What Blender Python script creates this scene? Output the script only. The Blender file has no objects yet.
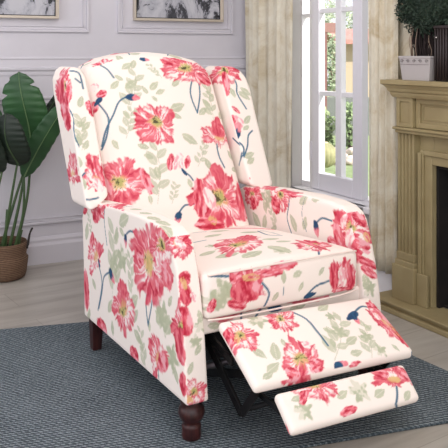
import bpy, bmesh, math, random
import numpy as np
from mathutils import Vector, Matrix, noise as mnoise
random.seed(7)
SC = bpy.context.scene
COL = SC.collection
def S(r, g, b):
    f = lambda c: (c/255/12.92) if c/255 <= .04045 else ((c/255+.055)/1.055)**2.4
    return (f(r), f(g), f(b), 1)

# ---------------------------------------------------------------- camera, world, lights, exposure
CAM = np.array([-.955, -1.810, 1.05]); YAW = math.radians(30.4); F = 750.; HY = 53.
cR = np.array([math.cos(YAW), -math.sin(YAW), 0.]); cD = np.array([math.sin(YAW), math.cos(YAW), 0.]); cU = np.array([0, 0, 1.])
cam = bpy.data.cameras.new('camera'); co = bpy.data.objects.new('camera', cam); COL.objects.link(co)
co.location = CAM; co.rotation_euler = (math.pi/2, 0, -YAW)
cam.lens = F/448*36; cam.sensor_width = 36; cam.shift_y = -(224-HY)/448; cam.clip_start = .05
SC.camera = co
W = bpy.data.worlds.new('world'); SC.world = W; W.use_nodes = True
W.node_tree.nodes['Background'].inputs[0].default_value = (.93, .95, 1, 1)
W.node_tree.nodes['Background'].inputs[1].default_value = 1.25
def light(name, kind, loc, target, energy, size=1, size_y=None, col=(1, 1, 1)):
    l = bpy.data.lights.new(name, kind); l.energy = energy; l.color = col
    if kind == 'AREA':
        l.size = size
        if size_y: l.shape = 'RECTANGLE'; l.size_y = size_y
    o = bpy.data.objects.new(name, l); COL.objects.link(o); o.location = loc
    o.rotation_euler = (Vector(target)-Vector(loc)).to_track_quat('-Z', 'Y').to_euler()
    return o
light('softbox_key', 'AREA', (-.9, -2.3, 2.3), (.25, .3, .5), 35, 1.3, 1.3, (1, .975, .95))
light('softbox_top', 'AREA', (.3, .1, 2.4), (.3, .4, .5), 10, 1.2, 1.2, (1, .98, .96))
light('softbox_side', 'AREA', (-2.3, .3, 1.9), (1.3, .9, .9), 9, 1.2, 1.4, (1, .99, .98))
s = light('sun', 'SUN', (1.0, -2.4, 1.8), (0, 0, 0), 7, col=(1, .96, .9)); s.data.angle = math.radians(1.5)
SC.view_settings.view_transform = 'Standard'; SC.view_settings.look = 'None'
SC.view_settings.exposure = 0.0; SC.view_settings.gamma = 1; SC.view_settings.use_curve_mapping = False

# ---------------------------------------------------------------- helpers
def at(u, v, d): return CAM + d*(cD + (u-224)/F*cR - (v-HY)/F*cU)
def newmat(name, col, rough=.6, metal=0, spec=None):
    m = bpy.data.materials.new(name); m.use_nodes = True
    b = m.node_tree.nodes['Principled BSDF']
    b.inputs['Base Color'].default_value = col; b.inputs['Roughness'].default_value = rough; b.inputs['Metallic'].default_value = metal
    if spec is not None: b.inputs['Specular IOR Level'].default_value = spec
    return m
class NT:
    def __init__(s, m): s.t = m.node_tree; s.b = s.t.nodes['Principled BSDF']
    def n(s, kind, **kw):
        n = s.t.nodes.new(kind)
        for k, v in kw.items():
            if hasattr(n, k): setattr(n, k, v)
            else: n.inputs[k].default_value = v
        return n
    def l(s, a, b): s.t.links.new(a, b)
    def coords(s, scale=(1, 1, 1), rot=(0, 0, 0), kind='Object'):
        tc = s.n('ShaderNodeTexCoord'); mp = s.n('ShaderNodeMapping')
        mp.inputs['Scale'].default_value = scale; mp.inputs['Rotation'].default_value = rot
        s.l(tc.outputs[kind], mp.inputs[0]); return mp.outputs[0]
    def ramp(s, fac, stops):
        r = s.n('ShaderNodeValToRGB'); e = r.color_ramp.elements
        while len(e) < len(stops): e.new(.5)
        for el, (p, c) in zip(e, stops): el.position = p; el.color = c
        s.l(fac, r.inputs[0]); return r.outputs[0]
    def mixc(s, fac, a, b, mode='MIX'):
        m = s.n('ShaderNodeMix', data_type='RGBA', blend_type=mode)
        for sock, val in ((m.inputs[0], fac), (m.inputs[6], a), (m.inputs[7], b)):
            if hasattr(val, 'node'): s.l(val, sock)
            else: sock.default_value = val
        return m.outputs[2]
    def bump(s, h, strength=.3, dist=.002):
        b = s.n('ShaderNodeBump', Strength=strength, Distance=dist); s.l(h, b.inputs['Height']); s.l(b.outputs[0], s.b.inputs['Normal'])
def noisemat(name, c1, c2, scale, rough=.6, bump=.1, dist=.002, stretch=(1, 1, 1), detail=4, lo=.35, hi=.65):
    m = newmat(name, c1, rough); t = NT(m)
    nz = t.n('ShaderNodeTexNoise', Scale=scale, Detail=detail); t.l(t.coords(stretch), nz.inputs['Vector'])
    t.l(t.ramp(nz.outputs[0], [(lo, c1), (hi, c2)]), t.b.inputs['Base Color'])
    if bump: t.bump(nz.outputs[0], bump, dist)
    return m

def link(name, me, mat=None, parent=None):
    o = bpy.data.objects.new(name, me); COL.objects.link(o)
    if mat: me.materials.append(mat)
    if parent: o.parent = parent
    return o
def tag(o, label=None, cat=None, group=None, kind=None):
    if label: o['label'] = label
    if cat: o['category'] = cat
    if group: o['group'] = group
    if kind: o['kind'] = kind
    return o
def empty(name, loc=(0, 0, 0), rz=0, **kw):
    o = bpy.data.objects.new(name, None); COL.objects.link(o); o.location = loc; o.rotation_euler = (0, 0, rz); o.empty_display_size = .05
    return tag(o, **kw)
def fin(bm, name, mat, parent=None, smooth=False, bevel=0, seg=2):
    bmesh.ops.recalc_face_normals(bm, faces=bm.faces[:])
    me = bpy.data.meshes.new(name); bm.to_mesh(me); bm.free()
    if smooth:
        for p in me.polygons: p.use_smooth = True
    o = link(name, me, mat, parent)
    if bevel:
        md = o.modifiers.new('bevel', 'BEVEL'); md.width = bevel; md.segments = seg; md.limit_method = 'ANGLE'; md.angle_limit = math.radians(35)
    return o
def box(bm, x0, x1, y0, y1, z0, z1):
    v = [bm.verts.new((x, y, z)) for x in (x0, x1) for y in (y0, y1) for z in (z0, z1)]
    for f in ((0, 1, 3, 2), (4, 6, 7, 5), (0, 4, 5, 1), (2, 3, 7, 6), (0, 2, 6, 4), (1, 5, 7, 3)): bm.faces.new([v[i] for i in f])
    return v
def lathe(bm, prof, cx=0, cy=0, n=32, cap=True):
    rings = []
    for r, z in prof: rings.append([bm.verts.new((cx+r*math.cos(2*math.pi*i/n), cy+r*math.sin(2*math.pi*i/n), z)) for i in range(n)])
    for a, b in zip(rings, rings[1:]):
        for i in range(n): bm.faces.new((a[i], a[(i+1) % n], b[(i+1) % n], b[i]))
    if cap: bm.faces.new(rings[0][::-1]); bm.faces.new(rings[-1])
def tube(bm, pts, r, n=8, r2=None, cap=True):
    pts = [Vector(p) for p in pts]; rings = []; N = len(pts)
    ref = None
    for i, p in enumerate(pts):
        t = (pts[min(i+1, N-1)]-pts[max(i-1, 0)]).normalized()
        if ref is None: ref = t.orthogonal().normalized()
        a = (ref - t*ref.dot(t)).normalized(); ref = a; b = t.cross(a)
        rr = r if r2 is None else r+(r2-r)*i/(N-1)
        rings.append([bm.verts.new(p+a*rr*math.cos(2*math.pi*k/n)+b*rr*math.sin(2*math.pi*k/n)) for k in range(n)])
    for A, B in zip(rings, rings[1:]):
        for i in range(n): bm.faces.new((A[i], A[(i+1) % n], B[(i+1) % n], B[i]))
    if cap: bm.faces.new(rings[0][::-1]); bm.faces.new(rings[-1])
def prism(bm, prof, axis, t0, t1):
    """closed 2D outline extruded along an axis; outline coords are the two other axes in order"""
    def P(a, b, t): return {'x': (t, a, b), 'y': (a, t, b), 'z': (a, b, t)}[axis]
    A = [bm.verts.new(P(a, b, t0)) for a, b in prof]; B = [bm.verts.new(P(a, b, t1)) for a, b in prof]
    n = len(prof); bm.faces.new(A[::-1]); bm.faces.new(B)
    for i in range(n): bm.faces.new((A[i], A[(i+1) % n], B[(i+1) % n], B[i]))
def spline(pts, n=6, closed=False):
    P = [np.array(p, float) for p in pts]; N = len(P); out = []
    for i in range(N if closed else N-1):
        p0 = P[(i-1) % N] if (closed or i > 0) else P[i]; p1 = P[i]; p2 = P[(i+1) % N]; p3 = P[(i+2) % N] if (closed or i < N-2) else P[i+1]
        for k in range(n):
            t = k/n; out.append(.5*((2*p1)+(-p0+p2)*t+(2*p0-5*p1+4*p2-p3)*t*t+(-p0+3*p1-3*p2+p3)*t**3))
    if not closed: out.append(P[-1])
    return out

# ---------------------------------------------------------------- setting materials
M = {}
M['wall'] = noisemat('wall_paint', S(211, 207, 215), S(215, 211, 219), 6, .55, .02)
M['wall_right'] = noisemat('wall_paint_right', S(192, 188, 186), S(186, 182, 180), 5, .6, .03)
M['moulding'] = newmat('moulding_paint', S(214, 210, 218), .5)
M['white'] = newmat('white_gloss_paint', S(238, 236, 240), .35)
M['grey_white'] = newmat('window_paint', S(228, 225, 232), .4)
M['mantel'] = noisemat('mantel_stone', S(166, 151, 113), S(152, 136, 99), 7, .55, .05, detail=6)
M['soot'] = noisemat('firebox_soot', S(30, 24, 23), S(20, 16, 16), 20, .9, .3)
# floor
m = newmat('floor_planks', S(158, 148, 138), .32); t = NT(m)
vec = t.coords((1, 1, 1), (0, 0, .25))
nz = t.n('ShaderNodeTexNoise', Scale=2.2, Detail=6, Roughness=.6); mp = t.coords((.8, 7, 1), (0, 0, .1)); t.l(mp, nz.inputs['Vector'])
c = t.ramp(nz.outputs[0], [(.3, S(160, 153, 145)), (.5, S(180, 174, 166)), (.7, S(192, 187, 179))])
br = t.n('ShaderNodeTexBrick', Scale=1.0); t.l(t.coords((1, 1, 1), (0, 0, -.08)), br.inputs['Vector'])
br.inputs['Color1'].default_value = (1, 1, 1, 1); br.inputs['Color2'].default_value = (.93, .92, .91, 1); br.inputs['Mortar'].default_value = (.72, .7, .68, 1)
br.inputs['Mortar Size'].default_value = .0018; br.inputs['Brick Width'].default_value = 1.3; br.inputs['Row Height'].default_value = .19
t.l(t.mixc(1.0, c, br.outputs[0], 'MULTIPLY'), t.b.inputs['Base Color']); M['floor'] = m
# rug weave
m = newmat('rug_weave', S(80, 90, 100), .95, spec=.15); t = NT(m)
v1 = t.coords((1, 1, 1), (0, 0, .23))
wv = t.n('ShaderNodeTexWave', Scale=25, Distortion=2.2, Detail=2, wave_type='BANDS', bands_direction='Y'); wv.inputs['Detail Scale'].default_value = 9; t.l(v1, wv.inputs['Vector'])
wv2 = t.n('ShaderNodeTexWave', Scale=24, Distortion=4, Detail=2, wave_type='BANDS', bands_direction='X'); wv2.inputs['Detail Scale'].default_value = 7; t.l(t.coords((1, 1, 1), (0, 0, -.45)), wv2.inputs['Vector'])
nz = t.n('ShaderNodeTexNoise', Scale=110, Detail=3); t.l(v1, nz.inputs['Vector'])
nb = t.n('ShaderNodeTexNoise', Scale=5, Detail=5); t.l(v1, nb.inputs['Vector'])
mx = t.mixc(.45, wv.outputs[0], wv2.outputs[0]); mx = t.mixc(.4, mx, nz.outputs[0])
c = t.ramp(mx, [(.28, S(54, 64, 70)), (.5, S(96, 107, 114)), (.70, S(166, 176, 182))])
c = t.mixc(.2, c, t.ramp(nb.outputs[0], [(.3, S(60, 70, 76)), (.7, S(120, 130, 136))]))
t.l(c, t.b.inputs['Base Color']); t.bump(mx, 1.0, .008); M['rug'] = m

# ---------------------------------------------------------------- structure: floor, walls
WX = 1.33                     # inner face of the right wall
WA = -math.radians(4.8)       # direction of the back wall
bm = bmesh.new(); box(bm, -3, 1.62, -5, 3.2, -.06, -.008); tag(fin(bm, 'floor', M['floor']), kind='structure')
BW = empty('wall_back_frame', (.197, 1.905, 0), WA); BW.name = 'wall_back'; tag(BW, kind='structure')
bm = bmesh.new(); box(bm, -3.0, 1.16, 0, .1, -.008, 2.7); fin(bm, 'wall_surface', M['wall'], BW)
def frame(bm, x0, x1, z0, z1, w, d0, d1, axis='y'):
    """rectangular moulding frame standing proud of a wall whose face is y=0, towards -y"""
    for (a, b, c_, d) in ((x0, x1, z0, z0+w), (x0, x1, z1-w, z1), (x0, x0+w, z0+w, z1-w), (x1-w, x1, z0+w, z1-w)): box(bm, a, b, -d1, -d0, c_, d)
def moulding_frame(x0, x1, z0, z1):
    bm = bmesh.new(); frame(bm, x0, x1, z0, z1, .012, 0, .014); frame(bm, x0+.012, x1-.012, z0+.012, z1-.012, .014, 0, .007)
    frame(bm, x0+.026, x1-.026, z0+.026, z1-.026, .006, 0, .011)
    return fin(bm, 'panel_moulding', M['moulding'], BW, bevel=.003)
moulding_frame(-.95, .205, 1.155, 2.35)
moulding_frame(.36, 1.035, 1.155, 2.35)
moulding_frame(-1.9, -.2-.35, .19, .83); moulding_frame(-.47, 1.0, .19, .83)
bm = bmesh.new()
prism(bm, [(0, .938), (-.005, .938), (-.006, .958), (-.014, .966), (-.014, .976), (-.006, .98), (-.005, 1.015), (-.009, 1.022), (-.006, 1.03), (0, 1.03)], 'x', -3, 1.14)
tag(fin(bm, 'dado_rail', M['moulding'], BW, bevel=.001), label='lilac grey dado rail')
bm = bmesh.new()
prism(bm, [(0, -.008), (-.02, -.008), (-.02, .085), (-.012, .10), (-.014, .112), (-.006, .125), (0, .128)], 'x', -3, 1.14)
bb = fin(bm, 'baseboard_back', M['moulding'], None, bevel=.001); bb.location = (.197, 1.905, 0); bb.rotation_euler = (0, 0, WA); tag(bb, kind='structure')

# right wall with the window opening: y 0.80..1.25 , z 0.36..2.3
WY0, WY1, WZ0, WZ1 = .78, 1.385, .345, 2.2
bm = bmesh.new()
box(bm, WX, WX+.2, .345, WY0, -.008, 2.7); box(bm, WX, WX+.2, -5, -.345, -.008, 2.7); box(bm, WX, WX+.2, -.345, .345, .612, 2.7); box(bm, WX, WX+.2, -.345, .345, -.008, .03); box(bm, WX, WX+.2, WY1, 1.95, -.008, 2.7)
box(bm, WX, WX+.2, WY0, WY1, -.008, WZ0); box(bm, WX, WX+.2, WY0, WY1, WZ1, 2.7)
tag(fin(bm, 'wall_right', M['wall_right']), kind='structure')
bm = bmesh.new(); box(bm, WX-.014, WX, .62, 1.80, -.008, .09); box(bm, WX-.010, WX, .62, 1.80, .09, .105)
tag(fin(bm, 'baseboard_right', M['white'], bevel=.003), kind='structure')
bm = bmesh.new(); box(bm, -3, WX+.2, -5, 2.3, 2.7, 2.78); tag(fin(bm, 'ceiling', M['white']), kind='structure')
# window
win = empty('window_1', (WX+.09, (WY0+WY1)/2, WZ0), kind='structure')
def wb(name, boxes, mat, bevel=.003, parent=win):
    bm = bmesh.new()
    for b in boxes: box(bm, b[0]-win.location.x, b[1]-win.location.x, b[2]-win.location.y, b[3]-win.location.y, b[4]-win.location.z, b[5]-win.location.z)
    return fin(bm, name, mat, parent, bevel=bevel)
fx0, fx1 = WX+.06, WX+.13
wb('frame', [(fx0, fx0+.03, WY0, WY0+.06, WZ0, WZ1), (fx0, fx0+.03, 1.272, 1.312, WZ0, WZ1), (fx0, fx0+.03, WY0+.06, 1.272, WZ1-.04, WZ1), (fx0, fx0+.03, WY0+.06, 1.272, WZ0, WZ0+.02), (fx0, fx0+.03, 1.312, WY1, WZ0, WZ0+.04), (fx0, fx0+.03, WY1-.008, WY1, WZ0+.04, WZ1), (fx0, fx0+.03, 1.312, WY1-.008, 1.235, 1.255)], M['white'])
wb('sill', [(WX-.035, fx0-.001, WY0+.001, WY1-.001, WZ0-.02, WZ0+.012), (WX-.035, WX-.001, WY0-.03, WY1+.02, WZ0-.02, WZ0+.012)], M['white'], .008)
sx0, sx1 = WX+.045, WX+.085
SY0, SY1 = .888, 1.275        # sash edges
sash = wb('sash', [(sx0, sx1, SY0, SY0+.068, WZ0+.014, WZ1-.05), (sx0, sx1, 1.215, SY1, WZ0+.014, WZ1-.05), (sx0, sx1, SY0+.068, 1.215, WZ0+.014, WZ0+.10), (sx0, sx1, SY0+.068, 1.215, WZ1-.11, WZ1-.05)], M['grey_white'], .004)
bars = [(sx0+.004, sx1-.004, 1.045, 1.089, WZ0+.09, WZ1-.1)]
for z in (.847, 1.262, 1.68): bars.append((sx0+.006, sx1-.006, SY0+.06, SY1-.05, z-.012, z+.012))
wb('glazing_bar', bars, M['white'], .003, win)
glass = newmat('window_glass', (1, 1, 1, 1), .02); t = NT(glass)
tr = t.n('ShaderNodeBsdfTransparent'); gl = t.n('ShaderNodeBsdfGlossy', Roughness=.02); ms = t.n('ShaderNodeMixShader'); ms.inputs[0].default_value = .04
t.l(tr.outputs[0], ms.inputs[1]); t.l(gl.outputs[0], ms.inputs[2]); t.l(ms.outputs[0], t.t.nodes['Material Output'].inputs[0])
wb('glass_pane', [(sx0+.018, sx0+.022, SY0+.05, SY1-.04, WZ0+.08, WZ1-.1)], glass, 0)
wb('glass_pane', [(fx0+.014, fx0+.017, 1.310, WY1-.006, WZ0+.038, 1.236)], glass, 0)
wb('hinge', [(sx0-.008, sx0-.001, SY1-.003, SY1+.009, .50, .60)], M['grey_white'], .002)

# ---------------------------------------------------------------- fireplace (children in world coords under an empty at origin of its base)
fp = empty('fireplace', (0, 0, 0), label='olive beige fireplace mantel with fluted pilasters and dark open firebox', cat='fireplace')
def fb(name, boxes, mat=None, bevel=.003, extra=None, parent=fp):
    bm = bmesh.new()
    for b in boxes: box(bm, *b)
    if extra: extra(bm)
    return fin(bm, name, mat or M['mantel'], parent, bevel=bevel)
FB = 1.275                    # face of the body
YL, YR = .505, -.505          # outer ends of the body
def fx_frame(y0, y1, z0, z1, w, xa, xb):
    return [(xa, xb, y0, y0+w, z0, z1), (xa, xb, y1-w, y1, z0, z1), (xa, xb, y0+w, y1-w, z0, z0+w), (xa, xb, y0+w, y1-w, z1-w, z1)]
fb('surround', [(FB, WX, .340, YL-.004, .035, .87), (FB, WX, YR+.004, -.340, .035, .87), (FB, WX, -.340, .340, .605, .87)])
fb('opening_trim', [(FB-.012, FB+.001, .340, .398, .036, .66), (FB-.012, FB+.001, -.398, -.340, .036, .66), (FB-.012, FB+.001, -.340, .340, .605, .66),
                    (FB-.022, FB-.012, .378, .397, .036, .66), (FB-.022, FB-.012, -.397, -.378, .036, .66), (FB-.022, FB-.012, -.378, .378, .64, .66)])
for sgn in (1, -1):
    y0, y1 = (.415, .508) if sgn == 1 else (-.508, -.415)
    def flutes(bm, y0=y0, y1=y1):
        # fluted shaft as an extruded outline with four grooves
        prof = [(FB, y0), (FB-.034, y0)]
        n = 4; w = (y1-y0-.012)/n
        for k in range(n):
            a = y0+.006+k*w+w*.18; b = a+w*.64
            prof += [(FB-.034, a), (FB-.026, a+w*.12), (FB-.024, (a+b)/2), (FB-.026, b-w*.12), (FB-.034, b)]
        prof += [(FB-.034, y1), (FB, y1)]
        prism(bm, prof, 'z', .225, .725)
    fb('pilaster', [], bevel=0, extra=flutes)
    fb('pilaster_base', [(FB-.040, FB-.001, y0-.004, y1+.004, .20, .232), (FB-.045, FB-.001, y0-.008, y1+.008, .175, .20)], bevel=.004)
    fb('plinth_block', [(FB-.052, FB-.001, y0-.012, y1+.018, .036, .178)])
    a, b = (.384, .402) if sgn == 1 else (-.402, -.384)
    fb('inner_pilaster', [(FB-.03, FB-.023, a, b, .165, .65)], bevel=.003)
    fb('inner_plinth', [(FB-.036, FB-.022, (.345 if sgn == 1 else -.402), (.402 if sgn == 1 else -.345), .036, .165)])
    fb('frieze_block', [(FB-.036, FB-.001, y0, y1, .747, .869)]+fx_frame(y0, y1, .747, .869, .018, FB-.044, FB-.036), bevel=.002)
fb('frieze_panel', [(FB-.018, FB-.001, -.414, .414, .747, .869)]+fx_frame(-.412, .412, .748, .868, .022, FB-.028, FB-.018)+fx_frame(-.38, .38, .78, .84, .004, FB-.022, FB-.018), bevel=.002)
fb('necking_moulding', [(FB-.050, FB, YR-.005, YL+.005, .722, .735), (FB-.058, FB, YR-.014, YL+.014, .735, .746)], bevel=.004)
def cornice(bm):
    steps = [(FB-.048, .868), (FB-.054, .868), (FB-.06, .878), (FB-.062, .888), (FB-.068, .893), (FB-.072, .905), (FB-.082, .918), (FB-.09, .922), (FB-.09, .940), (WX, .940), (WX, .868)]
    # mitred ends: build as stacked slabs following the profile
    pr = [(a, z) for a, z in steps[:9]]
    for (a0, z0), (a1, z1) in zip(pr, pr[1:]):
        if z1-z0 < 1e-4: continue
        o0, o1 = (FB-.04)-a0, (FB-.04)-a1
        v = [bm.verts.new(p) for p in ((a0, YR-o0, z0), (WX, YR-o0, z0), (WX, YL+o0, z0), (a0, YL+o0, z0), (a1, YR-o1, z1), (WX, YR-o1, z1), (WX, YL+o1, z1), (a1, YL+o1, z1))]
        for f in ((0, 1, 2, 3), (4, 7, 6, 5), (0, 4, 5, 1), (1, 5, 6, 2), (2, 6, 7, 3), (3, 7, 4, 0)): bm.faces.new([v[i] for i in f])
fb('mantel_shelf', [], bevel=.0015, extra=cornice)
fb('hearth', [(1.165, WX-.016, -.72, .61, -.008, .012), (1.18, WX-.016, -.70, .595, .012, .026), (1.17, WX-.016, -.71, .602, .026, .036)], bevel=.004)
fb('firebox', [(1.50, 1.52, -.339, .339, .037, .604), (FB+.012, 1.50, .325, .339, .037, .604), (FB+.012, 1.50, -.339, -.325, .037, .604), (FB+.012, 1.50, -.325, .325, .59, .604), (WX-.016, 1.50, -.325, .325, .037, .045)], M['soot'], 0)

# ---------------------------------------------------------------- curtains
def curtain_mat(name, c1, c2, c3):
    m = newmat(name, c1, .8, spec=.2); t = NT(m)
    v = t.coords((1, 1, 1)); nz = t.n('ShaderNodeTexNoise', Scale=5.5, Detail=8, Roughness=.7, Distortion=.8); t.l(v, nz.inputs['Vector'])
    nf = t.n('ShaderNodeTexNoise', Scale=60, Detail=3); t.l(t.coords((1, 1, .12)), nf.inputs['Vector'])
    c = t.ramp(nz.outputs[0], [(.4, c1), (.52, c2), (.68, c3)])
    c = t.mixc(.08, c, nf.outputs[0], 'OVERLAY'); t.l(c, t.b.inputs['Base Color'])
    return m
def curtain(name, ya, yb, x, z0, z1, nf, amp, mat, label, bell=0.0):
    bm = bmesh.new(); NU, NV = 120, 30; g = []
    for j in range(NV+1):
        z = z0+(z1-z0)*j/NV; row = []
        for i in range(NU+1):
            s_ = i/NU; ph = s_*nf*2*math.pi
            a = amp*(1+.3*math.sin(3.1*s_*6+1)+.2*math.sin(z*3))
            xx = x+a*math.sin(ph+.5*math.sin(z*2.2+s_*5))+.3*a*math.sin(2.3*ph+1.2+z)
            yy = ya+(yb-ya)*s_+.25*a*math.cos(ph)+bell*s_*math.sin((z-z0)*2)
            row.append(bm.verts.new((xx, yy, z)))
        g.append(row)
    for j in range(NV):
        for i in range(NU): bm.faces.new((g[j][i], g[j][i+1], g[j+1][i+1], g[j+1][i]))
    o = fin(bm, 'curtain', mat, smooth=True); md = o.modifiers.new('s', 'SOLIDIFY'); md.thickness = .003
    tag(o, label=label, cat='curtain'); return o
cm = curtain_mat('curtain_fabric', S(218, 212, 196), S(210, 201, 182), S(188, 172, 142))
curtain('curtain', 1.725, 1.275, 1.255, .0, 2.5, 5, .012, cm, 'cream mottled curtain hanging between the grey wall and the window')
curtain('curtain', .755, .565, 1.297, .1, 2.5, 4, .009, cm, 'cream mottled curtain hanging between the window and the fireplace')

bm = bmesh.new(); box(bm, WX-.004, WX+.001, -1.5, .52, .942, 2.7); box(bm, WX-.004, WX+.001, .52, .72, .106, 2.7); box(bm, WX-.004, WX+.001, -1.5, -.62, .106, .942); tag(fin(bm, 'trim_1', cm), kind='structure')
# ---------------------------------------------------------------- rug
bm = bmesh.new()
cs = [(-1.25, .15), (.955, -.351), (.93, .12), (.87, .762), (-1.25, 1.37)]
A = [bm.verts.new((x, y, -.008)) for x, y in cs]; B = [bm.verts.new((x, y, 0)) for x, y in cs]
bm.faces.new(A[::-1]); bm.faces.new(B)
for i in range(5): bm.faces.new((A[i], A[(i+1) % 5], B[(i+1) % 5], B[i]))
tag(fin(bm, 'rug', M['rug'], bevel=.004), label='blue grey woven rug lying on the floor under the armchair', cat='rug')

# ---------------------------------------------------------------- floral print machinery
def h2(i, j, s):
    v = np.sin(i*127.1+j*311.7+s*74.7)*43758.5453; return v-np.floor(v)
def vn(x, y, s=0):
    i = np.floor(x); j = np.floor(y); f = x-i; g = y-j; f = f*f*(3-2*f); g = g*g*(3-2*g)
    return (h2(i, j, s)*(1-f)+h2(i+1, j, s)*f)*(1-g)+(h2(i, j+1, s)*(1-f)+h2(i+1, j+1, s)*f)*g
def fbm(x, y, s=0): return .55*vn(x, y, s)+.3*vn(x*2.1, y*2.1, s+3)+.15*vn(x*4.3, y*4.3, s+5)
def c3(*a): return np.array(S(*a)[:3])
CREAM = c3(250, 238, 230)
CRIM, ROSE, CORAL, PALE, WHT = c3(190, 44, 66), c3(214, 76, 98), c3(230, 118, 130), c3(242, 172, 182), c3(251, 234, 230)
YEL, OLV, DRK = c3(228, 190, 132), c3(186, 178, 112), c3(66, 58, 50)
BLUE, TEAL, NAVY = c3(48, 92, 126), c3(64, 114, 138), c3(38, 60, 98)
SAGE, SAGE2 = c3(200, 202, 174), c3(170, 176, 148)
class Panel:
    def __init__(s, O, n):
        s.O = np.array(O, float); s.n = np.array(n, float); s.n /= np.linalg.norm(s.n)
        up = np.array([0, 0, 1.]) if abs(s.n[2]) < .8 else np.array([0, 1., 0])
        s.e2 = up-s.n*(up@s.n); s.e2 /= np.linalg.norm(s.e2); s.e1 = np.cross(s.e2, s.n)
    def xy(s, P): Q = np.asarray(P)-s.O; return np.stack([Q@s.e1, Q@s.e2], -1)
    def px(s, u, v):
        r = cD+(u-224)/F*cR-(v-HY)/F*cU; t_ = ((s.O-CAM)@s.n)/(r@s.n); return s.xy(CAM+t_*r)
PAN = {}; MOT = {}
def pan(k, O, n): PAN[k] = Panel(O, n); MOT[k] = []
def blend(col, idx, a, c): col[idx] = col[idx]*(1-a[:, None])+c*a[:, None]
def sstep(x, a, b): t_ = np.clip((x-a)/(b-a), 0, 1); return t_*t_*(3-2*t_)
def near(xy, c, R): return np.nonzero(((xy-c)**2).sum(1) < R*R)[0]
def m_flower(xy, col, p, seed, kind):
    """p = centre, top tip, side point (radius vectors); ragged watercolour poppy"""
    c, tip, side = p; U = tip-c; ru = np.linalg.norm(U)+1e-6; U = U/ru; Vv = np.array([U[1], -U[0]]); rs = abs((side-c)@Vv)+1e-6
    if rs < .25*ru: rs = .6*ru
    idx = near(xy, c, 1.6*max(ru, rs))
    if len(idx) == 0: return
    d = xy[idx]-c; a = d@U/ru; b = d@Vv/rs
    a = a+(fbm(a*1.6+seed, b*1.6, seed)-.5)*.5+(fbm(a*5, b*5+seed, seed+1)-.5)*.16; b = b+(fbm(a*1.6, b*1.6+seed, seed+6)-.5)*.5+(fbm(a*5+3, b*5+seed, seed+2)-.5)*.16
    npet = 4+seed % 3
    if kind == 'cup':
        c0 = -.55; a2 = (a-c0)/1.5; r = np.hypot(a2, b*(.82+.25*np.clip(a2, 0, 1))); th = np.arctan2(b, a2+.08)
        edge = 1.06-.16*(np.abs(th)/1.6)+.08*np.cos(th*6+seed)+.05*np.sin(th*11+seed*2)
        edge = np.where(np.abs(th) > 1.75, edge*.42, edge)
    else:
        r = np.hypot(a, b)+1e-6; th = np.arctan2(b, a)
        edge = 1.03+.08*np.cos(npet*th+seed)+.05*np.sin((2*npet+1)*th+seed*1.7)
    cx, sx = np.cos(th), np.sin(th)
    ray = fbm(cx*5+seed+r*.5, sx*5+r*.4, seed+1); ray2 = vn(cx*12+seed, sx*12+r*1.2, seed+9); bl = fbm(a*1.9+seed*1.3, b*1.9, seed+4)
    rho = r/edge+(ray2-.5)*.22+(ray-.5)*.30
    al = 1-sstep(rho, .90, 1.0)
    k = bl*.45+ray*.30+ray2*.28
    w = sstep(k, .38, .50)[:, None]; C = ROSE*(1-w)+CORAL*w; w0 = (1-sstep(k, .28, .38))[:, None]; C = C*(1-w0)+CRIM*w0
    w2 = sstep(k, .52, .58)[:, None]; C = C*(1-w2)+PALE*w2; w3 = sstep(k, .565, .63)[:, None]; C = C*(1-w3)+WHT*w3
    rim = (sstep(rho, .72, .88)*sstep(bl, .35, .6)*.7)[:, None]; C = C*(1-rim)+ROSE*rim
    if kind != 'cup':
        hr = np.hypot(a-.05, b+.04)+(ray2-.5)*.16; y = (1-sstep(hr, .20, .38))[:, None]*.85; C = C*(1-y)+YEL*y
        y = (1-sstep(hr, .14, .24))[:, None]; C = C*(1-y)+OLV*y
        hd = np.hypot(a-.02, b+.09)+(vn(a*14, b*14, seed+7)-.5)*.12; dk = (1-sstep(hd, .07, .11))[:, None]*.9; C = C*(1-dk)+DRK*dk
        sp = vn(a*16, b*16, seed+7); dk = ((sp > .72) & (hr < .3) & (hr > .12)).astype(float)[:, None]*.7; C = C*(1-dk)+DRK*dk
    else:
        hr = np.hypot(a+.38, b*.8)+(ray2-.5)*.15; y = (1-sstep(hr, .12, .36))[:, None]*.8; C = C*(1-y)+YEL*y
    blend(col, idx, al, C)
def m_petal(xy, col, p, seed, tone='red'):
    """ragged brush stroke of red between two points, p=a,b,width point"""
    a, b, w = p; L = np.linalg.norm(b-a)+1e-6; U = (b-a)/L; V_ = np.array([U[1], -U[0]]); W_ = np.linalg.norm(w-(a+b)/2)
    c = (a+b)/2; idx = near(xy, c, L+W_)
    if len(idx) == 0: return
    d = xy[idx]-c; s_ = d@U/(L/2); q = d@V_/W_
    wob = fbm(d[:, 0]*60, d[:, 1]*60, seed)-.5
    r = np.sqrt(s_**2*.9+q**2)+wob*.45; al = 1-sstep(r, .88, 1.0)
    k = fbm(s_*1.5+seed, q*2.5, seed+3)
    if tone == 'red':
        w1 = sstep(k, .38, .5)[:, None]; C = ROSE*(1-w1)+CORAL*w1; w2 = sstep(k, .56, .66)[:, None]; C = C*(1-w2)+PALE*w2; w0 = (1-sstep(k, .28, .4))[:, None]; C = C*(1-w0)+CRIM*w0
    elif tone == 'pale':
        w2 = sstep(k, .4, .6)[:, None]; C = PALE*(1-w2)+WHT*w2
    elif tone == 'yellow': C = YEL*np.ones((len(idx), 1)); al = al*sstep(k, .3, .55)*.8
    else: C = SAGE*np.ones((len(idx), 1))
    blend(col, idx, al, C)
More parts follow.
